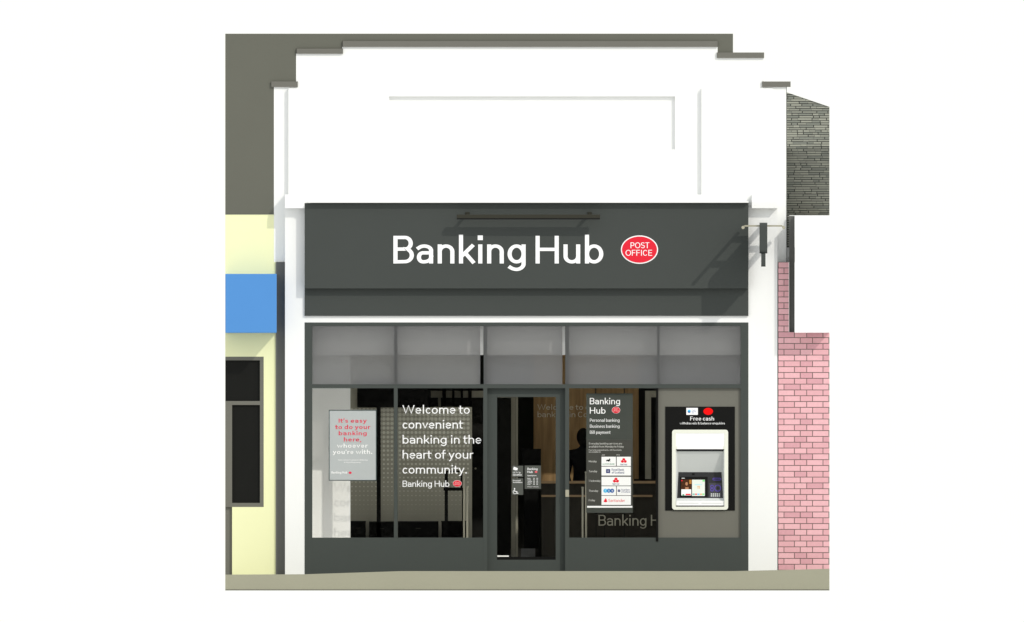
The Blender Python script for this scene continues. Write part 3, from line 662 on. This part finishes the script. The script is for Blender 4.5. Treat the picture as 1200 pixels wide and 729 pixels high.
quad(sc_, 798.8, 802.4, 560, 560.9, ASI, 0.0036)
plabel(sc_.build('screen', con), 'lit touch screen with an advert and a white menu')
cmr = MB(); quad(cmr, 811, 814, 554.6, 556.8, ABK, 0.003); cmr.build('camera_slot', con)
lg = MB(); lg.face([V4(792.4, 0.045, 587), V4(848.4, 0.045, 587), V4(847.4, 0.089, 583.8), V4(793.4, 0.089, 583.8)], ASI); lg.build('ledge', atm)
tr_ = MB(); tr_.box(792.4, 848.5, 587, 592.4, 0.02, 0.05, LETW); tr_.box(795.8, 818.5, 589.4, 590, 0.018, 0.02, ASI); tr_.box(822, 845.6, 589.4, 590, 0.018, 0.02, ASI); tr_.box(792.2, 848.7, 592.4, 593.8, 0.035, 0.06, ADK)
tr_.build('cash_tray', atm)

# ------------------------------------------------------------------ things inside the shop
FZ = Z(656.4)
dp = thing('dotted_partition', 'grey partition with a fading pattern of pale dots behind the welcome lettering', 'partition', (X(482), 4.2, FZ))
PAN = mat('taupe panel', (0.40, 0.385, 0.31), 0.85, 0.04, 1.5, spec=0.05); DOT = mat('taupe dot', (0.68, 0.665, 0.57), 0.85, 0.02, 2, spec=0.05)
pb = MB(); pb.box(410.4, 553.2, 477, 656, 4.2, 4.26, PAN); pb.box(410.4, 418.6, 417, 477, 4.2, 4.26, PAN); pb.box(418.6, 560, 417, 451, 4.2, 4.26, PAN)
pb.build('board', dp)
dd = MB()
for r_ in range(24):
    y = 480.5 + 5.28 * r_; rad = 2.25 * (1 - r_ / 25.0) ** 0.85
    for c_ in range(31):
        x = 412.4 + 4.69 * c_
        if x < 552.2: dd.prism([(X(x) + rad / S * math.cos(math.pi * i / 6), Z(y) + rad / S * math.sin(math.pi * i / 6)) for i in range(12)], 4.196, 4.2, DOT, False)
dd.build('dot_pattern', dp)
hs = thing('wall_screen', 'wide black screen mounted high on the dotted partition', 'screen', (X(461), 4.1, Z(477)))
MB().box(418.6, 503.4, 446, 477.4, 4.1, 4.17, BLK).build('screen_body', hs, bevel=0.004)
MB().box(440, 480, 452, 470, 4.17, 4.2, LAMPD).build('wall_bracket', hs)
pst = MB(); pst.box(441.4, 446.2, 470, 656, 3.7, 3.75, BLK); pst.box(436, 451.6, 654.4, 656.3, 3.6, 3.85, BLK)
tag(pst.build('post'), 'black upright post standing behind the right edge of the poster', 'post')
# low black units
def unit(a, b, top, label):
    u = thing('storage_unit', label, 'cabinet', (X((a + b) / 2), 3.9, FZ), 'low black cabinets')
    MB().box(a, b, top + 1.2, 654, 3.7, 4.1, BLK).build('carcass', u); MB().box(a - 0.1, b + 0.1, top, top + 1.2, 3.69, 4.1, BLK2).build('worktop', u)
    MB().box(a + 1, b - 1, 654, 656.3, 3.74, 4.08, LAMPD).build('plinth', u)
    MB().box((a + b) / 2 - 3, (a + b) / 2 + 3, top + 8, top + 8.8, 3.685, 3.7, LAMP).build('handle', u)
unit(410.8, 428.6, 610.4, 'low black cabinet beside the white partition, left of the black post')
unit(432.6, 462, 611, 'low black cabinet behind the foot of the black post')
unit(466.4, 513.8, 610.8, 'wide low black cabinet beneath the dotted partition in the middle window')
# tall chair
tb = thing('high_chair', 'tall black chair with thin legs behind the middle window lettering', 'chair', (X(532), 3.3, FZ))
MB().box(519.8, 544, 571.4, 575.2, 3.1, 3.5, BLK).build('seat', tb)
q = MB(); q.box(521, 525, 551.4, 571.4, 3.46, 3.5, BLK); q.box(539.6, 542, 551.4, 571.4, 3.46, 3.5, BLK); q.box(525, 539.6, 551.4, 553.4, 3.46, 3.5, BLK)
q.build('backrest', tb)
for a, wd in ((521, 4), (541.4, 2.4)):
    for y in (3.12, 3.46): MB().box(a, a + wd, 575.2, 656.3, y, y + 0.04, BLK).build('leg', tb)
bx = thing('storage_box', 'black lidded box on the floor behind the tall black chair', 'box', (X(534), 3.75, FZ))
MB().box(517.4, 546, 612, 656.3, 3.6, 3.9, BLK).build('box_body', bx); MB().box(517, 546.4, 610.4, 612, 3.59, 3.91, BLK2).build('lid', bx)
# four cream barrier posts
def post(a, wd, top, y, label):
    u = thing('barrier_post', label, 'post', (X(a), y, FZ), 'cream barrier posts inside the entrance')
    r_ = wd / S / 2
    MB().cyl((X(a), y, FZ + 0.01), (X(a), y, Z(top + 1.6)), r_, CREAM).build('pole', u, True)
    MB().cyl((X(a), y, Z(top + 1.8)), (X(a), y, Z(top)), r_ * 1.25, CREAM).build('cap', u, True)
    MB().cyl((X(a), y, FZ), (X(a), y, FZ + 0.012), 0.06, CREAM, 24).build('base', u)
post(543.8, 2.0, 553, 1.9, 'taller cream barrier post left of the door')
post(547.6, 2.2, 570.4, 1.6, 'shorter cream barrier post left of the door')
post(682.8, 2.2, 570.6, 1.6, 'shorter cream barrier post right of the door')
post(686.8, 2.2, 552.6, 1.9, 'taller cream barrier post right of the door')
# kiosk seen through the door
ki = thing('kiosk', 'dark self service kiosk with grey base seen through the glass door', 'kiosk', (X(622), 4.6, FZ))
MB().box(611.4, 634, 526, 575, 4.5, 4.56, BLK).build('screen', ki); MB().box(614, 631, 575, 643, 4.5, 4.62, BLK).build('column', ki)
MB().box(610.4, 627.2, 642.8, 656, 4.4, 4.7, mat('mid grey metal', (0.17, 0.17, 0.165), 0.7, 0.15, 8, spec=0.05, stretch=(6, 6, 0.2))).build('base', ki)
# counter
ct = thing('counter', 'long dark service counter with two brass lines and pale lettering', 'counter', (X(700), 3.6, FZ))
CNT = mat('dark oak', (0.034, 0.031, 0.025), 0.8, 0.15, 3, spec=0.04, stretch=(8, 8, 0.5)); BRS = mat('brass trim', (0.30, 0.205, 0.115), 0.5, 0.1, 6, spec=0.1)
MB().box(634.4, 766.4, 566.6, 656, 3.6, 4.2, CNT).build('front', ct)
MB().box(632.6, 768, 563.6, 566.6, 3.56, 4.25, BRS).build('worktop', ct)
MB().box(634.4, 764.6, 580, 582.4, 3.585, 3.6, BRS).build('trim_strip', ct)
q = MB()
for a in (698, 708, 731): q.box(a, a + 1, 583, 656, 3.597, 3.6, LAMPD)
q.build('joint_line', ct)
t = MB(); text(t, 'Banking Hub', 701.4, 791, 616, 12.6, BEI, 3.59, 0.12, 0.008)
# keep the word on the counter front: it runs on behind the cash machine wall
MB().box(766.4, 800, 566.6, 656, 3.6, 4.2, CNT).build('side_front', ct)
t.build('lettering', ct)
mo = thing('counter_screen', 'black screen lying along the right end of the dark counter', 'monitor', (X(756), 3.7, Z(563.6)))
MB().box(743, 768, 561.4, 563.6, 3.6, 3.9, BLK).build('screen_body', mo); MB().box(764, 768, 548, 561.4, 3.65, 3.7, BLK).build('stand', mo)

# person behind the counter, seen from behind
def person(px, y, floor, height, label):
    k_ = height / 1.70
    J = dict(pel=(0, 0, .95), spine=(0, .01, 1.12), chest=(0, .01, 1.30), neck=(0, .0, 1.45), head0=(0, -.005, 1.52),
        shl=(-.17, 0, 1.38), ell=(-.215, .03, 1.10), wrl=(-.17, .20, .98), shr=(.17, 0, 1.38), elr=(.215, .03, 1.10), wrr=(.17, .20, .98),
        hil=(-.09, 0, .90), knl=(-.10, .02, .50), anl=(-.10, -.02, .09), tol=(-.11, .15, .035), hir=(.09, 0, .90), knr=(.10, .02, .50), anr=(.10, -.02, .09), tor=(.11, .15, .035))
    R = dict(pel=.135, spine=.125, chest=.14, neck=.052, head0=.05, shl=.07, ell=.045, wrl=.03, shr=.07, elr=.045, wrr=.03, hil=.088, knl=.06, anl=.042, tol=.032, hir=.088, knr=.06, anr=.042, tor=.032)
    ED = ['pel spine', 'spine chest', 'chest neck', 'neck head0', 'chest shl', 'shl ell', 'ell wrl', 'chest shr', 'shr elr', 'elr wrr', 'pel hil', 'hil knl', 'knl anl', 'anl tol', 'pel hir', 'hir knr', 'knr anr', 'anr tor']
    ks = list(J); vs = [list(J[q_]) for q_ in ks]; es = [tuple(ks.index(z_) for z_ in e_.split()) for e_ in ED]; rr = [R[q_] for q_ in ks]
    for side, wn in ((-1, 'wrl'), (1, 'wrr')):          # palm, fingers, thumb
        wi = ks.index(wn); bx_, by0, bz_ = J[wn]
        vs.append([bx_, by0 + .06, bz_ - .012]); rr.append(.026); es.append((wi, len(vs) - 1)); palm = len(vs) - 1
        for f_ in range(4):
            ox = (f_ - 1.5) * .019; ln = (.07, .08, .075, .058)[f_ if side > 0 else f_]
            vs.append([bx_ + ox, by0 + .085, bz_ - .012]); rr.append(.009); es.append((palm, len(vs) - 1))
            vs.append([bx_ + ox, by0 + .085 + ln * .55, bz_ - .018]); rr.append(.0085); es.append((len(vs) - 2, len(vs) - 1))
            vs.append([bx_ + ox, by0 + .085 + ln, bz_ - .034]); rr.append(.0075); es.append((len(vs) - 2, len(vs) - 1))
        vs.append([bx_ - side * .038, by0 + .055, bz_ - .016]); rr.append(.0105); es.append((palm, len(vs) - 1))
        vs.append([bx_ - side * .05, by0 + .085, bz_ - .022]); rr.append(.009); es.append((len(vs) - 2, len(vs) - 1))
    me = bpy.data.meshes.new('p'); me.from_pydata([[c_ * k_ for c_ in v_] for v_ in vs], es, []); o = bpy.data.objects.new('p', me); COL.objects.link(o)
    sm = o.modifiers.new('s', 'SKIN'); sm.use_smooth_shade = True; ss = o.modifiers.new('u', 'SUBSURF'); ss.levels = 2; ss.render_levels = 2
    for i, sv in enumerate(me.skin_vertices[0].data): sv.radius = (rr[i] * k_, rr[i] * k_ * (0.72 if i < 3 else 1)); sv.use_root = (i == 0)
    dg = bpy.context.evaluated_depsgraph_get(); me2 = bpy.data.meshes.new_from_object(o.evaluated_get(dg)); bpy.data.objects.remove(o)
    # head: ellipsoid with nose, ears, brow and chin, joined to the same mesh
    vb = [tuple(v_.co) for v_ in me2.vertices]; fb = [tuple(p_.vertices) for p_ in me2.polygons]; mi = []
    CL = mat('dark clothing', (0.010, 0.010, 0.010), 0.9, 0.1, 6, spec=0.03); SK = mat('skin', (0.32, 0.17, 0.11), 0.6, 0.05, 10, spec=0.1); HR = mat('dark hair', (0.010, 0.009, 0.008), 0.7, 0.2, 30, spec=0.05)
    for p_ in me2.polygons:
        c_ = p_.center / k_; mi.append(1 if (c_.z > 1.545 or (c_.y > .21 and .8 < c_.z < 1.05)) else 0)
    base = len(vb); nu, nv = 28, 20; hc = Vector((0, .01, 1.595))
    for i in range(nv + 1):
        ph = math.pi * i / nv
        for j in range(nu):
            th = 2 * math.pi * j / nu; dx, dy, dz = math.sin(ph) * math.cos(th), math.sin(ph) * math.sin(th), math.cos(ph)
            x_, y_, z_ = .078 * dx, .096 * dy, .118 * dz
            if dz < 0: x_ *= 1 + .28 * dz; y_ *= 1 + (.12 if dy > 0 else .30) * dz
            if dy > .9 and -.35 < dz < .1: y_ += .024 * max(0, 1 - abs(dx) / .22) * (1 - abs(dz + .15) / .3)       # nose
            if dy > .75 and -.02 < dz < .2 and .18 < abs(dx) < .6: y_ -= .008                                       # eye sockets
            if dy > .8 and -.62 < dz < -.5: y_ += .004                                                               # lips
            if abs(dx) > .93 and -.25 < dz < .2: x_ *= 1.16                                                          # ears
            vb.append(((hc.x + x_) * k_, (hc.y + y_) * k_, (hc.z + z_) * k_))
    for i in range(nv):
        for j in range(nu):
            l_ = (j + 1) % nu; fb.append((base + i * nu + j, base + (i + 1) * nu + j, base + (i + 1) * nu + l_, base + i * nu + l_)); mi.append(1)
    me3 = bpy.data.meshes.new('person'); me3.from_pydata(vb, [], fb)
    for m_ in (CL, SK): me3.materials.append(m_)
    me3.polygons.foreach_set('material_index', mi); me3.polygons.foreach_set('use_smooth', [True] * len(fb)); me3.update()
    ob = bpy.data.objects.new('person', me3); COL.objects.link(ob); ob.location = (X(px), y, floor); tag(ob, label, 'person')
    hb = MB()                                          # hair: a thick cap open at the face, down to the nape
    grid = []
    for i in range(15):
        ph = math.pi * 0.80 * i / 14; row = []
        for j in range(nu):
            th = 2 * math.pi * j / nu; dx, dy, dz = math.sin(ph) * math.cos(th), math.sin(ph) * math.sin(th), math.cos(ph)
            front = dy > 0.30 and dz < .45
            s_ = 0.99 if front else 1.0
            x_, y_, z_ = (.088 * dx, (.103 if not front else .088) * dy, .128 * dz)
            if dz < 0: x_ *= (1 + .22 * dz)
            row.append(((hc.x + x_ * s_) * k_, (hc.y + y_ * s_) * k_, (hc.z + z_) * k_))
        grid.append(row)
    for i in range(14):
        for j in range(nu): l_ = (j + 1) % nu; hb.face([grid[i][j], grid[i + 1][j], grid[i + 1][l_], grid[i][l_]], HR)
    ho = hb.build('hair', None, True); ho.parent = ob
person(683.5, 4.75, FZ, 1.68, 'person in dark clothes with dark hair standing behind the counter, back turned')

# ------------------------------------------------------------------ left neighbour: yellow shop
ys = thing('yellow_shop', 'pale yellow shop with a tall grey upper storey on the left', 'building', (X(293), 0.14, Z(673)))
y_ = MB(); y_.box(309, 321, 251.4, 675, UW + 0.001, 0.5, YELL); y_.box(321, 323.6, 307, 675, UW - 0.002, UW - 0.0005, YELL); y_.box(264, 309, 251.4, 418, UW + 0.001, 0.5, YELL); y_.box(272, 309, 594.2, 675, UW + 0.001, 0.5, YELL)
y_.build('wall', ys)
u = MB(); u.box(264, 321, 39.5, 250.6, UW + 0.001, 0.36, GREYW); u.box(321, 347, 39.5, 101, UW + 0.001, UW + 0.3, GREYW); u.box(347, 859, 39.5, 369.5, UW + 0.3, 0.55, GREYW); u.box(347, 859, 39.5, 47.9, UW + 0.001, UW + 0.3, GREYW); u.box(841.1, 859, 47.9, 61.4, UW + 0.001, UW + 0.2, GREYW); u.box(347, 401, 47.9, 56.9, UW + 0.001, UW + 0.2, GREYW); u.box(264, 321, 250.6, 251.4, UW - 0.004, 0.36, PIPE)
u.build('upper_storey', ys)
wi = MB(); F0 = UW + 0.004
wi.box(264, 309, 418, 422.3, F0, 0.2, WINF); wi.box(264, 309, 470, 474.6, F0, 0.2, WINF); wi.box(304.6, 309, 422.3, 470, F0, 0.2, WINF); wi.box(304.6, 309, 474.6, 594.2, F0, 0.2, WINF); wi.box(264, 272, 474.6, 594.2, F0, 0.2, WINF); wi.box(272, 304.6, 589.4, 594.2, F0, 0.2, WINF)
wo = wi.build('window', ys)
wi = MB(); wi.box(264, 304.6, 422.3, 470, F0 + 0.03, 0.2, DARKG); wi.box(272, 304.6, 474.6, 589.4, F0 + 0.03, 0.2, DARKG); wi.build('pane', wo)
MB().box(264, 272, 594.2, 675, UW + 0.04, 0.3, WINF).build('door_post', ys)
bs = thing('box_sign', 'plain sky blue box sign on the yellow wall', 'sign', (X(294), UW, Z(390)))
MB().box(264, 324.2, 321, 390.2, -0.36, UW - 0.004, BLUE).build('sign_panel', bs, bevel=0.008)
dpz = thing('downpipe', 'dark grey square downpipe between the yellow and the white wall', 'downpipe', (X(328), 0.13, Z(673)))
MB().box(323.2, 333.9, 307, 675, 0.118, UW - 0.003, PIPE).build('pipe', dpz)

# ------------------------------------------------------------------ right neighbour: brick house
bh = thing('brick_house', 'pink brick house with slate hung gable and white bay on the right', 'building', (X(945), 0.0, Z(669)))
PK = [mat('pink brick ' + n_, c_, 0.85, 0.09, 25, 0.1, spec=0.05) for n_, c_ in (('light', (0.75, 0.43, 0.46)), ('mid', (0.70, 0.385, 0.415)), ('deep', (0.63, 0.335, 0.37)))]
MOR = mat('mortar', (0.20, 0.19, 0.165), 0.95, 0.1, 20, spec=0.03)
bw = MB(); bw.box(912, 972, 390, 672, 0.009, 1.4, MOR); bw.box(912, 924.4, 307, 390, 0.009, 1.4, MOR)
ph_ = 6.81; jt = 0.85; row = 0; ytop = 307.6
rb = random.Random(3)
while ytop < 670:
    x = 912.3 if row % 2 == 0 else 912.3 - 7.6; short = (row % 2 == 1)
    xe = 972.0 if ytop > 389 else 924.4
    while x < xe:
        wd = 13.6 if short else 18.2
        a = max(912.0, x); b = min(xe, x + wd)
        if b - a > 0.8:
            m_ = rb.choices(PK, (5, 3, 1.3))[0]; e_ = rb.uniform(0, 0.0015)
            bw.box(a, b, ytop, min(ytop + ph_ - jt, 671), -e_, 0.012, m_)
        x += wd + jt; short = not short
    ytop += ph_; row += 1
bw.build('brick_wall', bh)
SLL = [mat('slate ' + n_, c_, 0.85, 0.12, 30, 0.1, spec=0.06) for n_, c_ in (('pale', (0.30, 0.305, 0.255)), ('mid', (0.255, 0.26, 0.22)), ('dark', (0.205, 0.215, 0.185)))]
SLB = mat('slate gap', (0.055, 0.058, 0.055), 0.95, 0.1, 20, spec=0.03)
sl_ = MB()
roof = lambda a: 108.2 + (a - 922) * (17.0 / 50)
sl_.prism([(X(922), Z(171.9)), (X(972), Z(171.9)), (X(972), Z(roof(972))), (X(922), Z(roof(922)))], UW + 0.004, 1.4, SLB)
TN = math.tan(math.radians(48)); zb0 = Z(171.9); zb1 = Z(252.4); yb1 = UW + 0.004 + (zb0 - zb1) * TN  # undercut slope made up to turn the lower slates into shade
P_ = [(UW + 0.004, zb0), (yb1, zb1), (yb1 + 0.2, zb1), (UW + 0.3, zb0)]
sl_.face([(X(922), P_[1][0], P_[1][1]), (X(972), P_[1][0], P_[1][1]), (X(972), P_[0][0], P_[0][1]), (X(922), P_[0][0], P_[0][1])], SLB)
PS = [(UW + 0.004, zb0), (yb1, zb1), (1.4, zb1), (1.4, zb0)]
sl_.face([(X(922), a, b) for a, b in reversed(PS)], SLB); sl_.face([(X(972), a, b) for a, b in PS], SLB)
sl_.face([(X(922), 1.4, zb1), (X(922), 1.4, zb0), (X(972), 1.4, zb0), (X(972), 1.4, zb1)], SLB)
rs_ = random.Random(5); yy = 108.0; pit = 2.78
while yy < 252:
    x = 922 - rs_.uniform(0, 12)
    while x < 972:
        wd = rs_.choice((7, 10, 13, 17)); a = max(922.0, x); b = min(972, x + wd - rs_.choice((0.25, 0.9))); t0 = yy + rs_.uniform(0, 0.25); t1 = yy + pit - rs_.uniform(0.45, 0.8)
        if b - a > 0.5:
            m_ = rs_.choices(SLL, (4, 4, 2))[0]
            if t1 < 172:
                b = min(b, 922 + (t1 - 0.12 - 108.2) / 0.34)
                if b - a < 0.3: x += wd; continue
                ta, tb_ = max(t0, roof(a)), max(t0, roof(b))
                if t1 > tb_: sl_.prism([(X(a), Z(t1)), (X(b), Z(t1)), (X(b), Z(tb_)), (X(a), Z(ta))], UW - 0.004 - rs_.uniform(0, .004), UW + 0.004, m_)
            elif t0 > 171.8:
                f_ = lambda t_: UW + (Z(171.9) - Z(t_)) * TN - 0.006
                sl_.face([(X(a), f_(t1), Z(t1)), (X(b), f_(t1), Z(t1)), (X(b), f_(t0), Z(t0)), (X(a), f_(t0), Z(t0))], m_)
        x += wd
    yy += pit
sl_.build('slate_gable', bh)
s2 = MB(); s2.box(922, 925, 252.4, 290, UW + 0.02, 0.4, SLB)
yy = 253
while yy < 289: s2.box(922.6, 925, yy, yy + 1.8, UW + 0.012, UW + 0.02, SLL[1]); yy += 2.78
s2.build('slate_return', bh)
MB().box(922, 931.4, 290, 307, UW + 0.03, 0.6, WHITE).build('white_band', bh)
MB().box(931.4, 972, 252.6, 389.8, -0.30, 1.4, LETW).build('white_bay', bh)
MB().box(921.4, 922, 102, 307, UW - 0.002, UW + 0.2, PIPE).build('edge_strip', bh)
dpr = thing('downpipe', 'dark grey square downpipe beside the white bay above pink brick', 'downpipe', (X(928), 0.0, Z(390)))
MB().box(924.7, 931.2, 253, 390, 0.06, 0.12, PIPE).build('pipe', dpr)
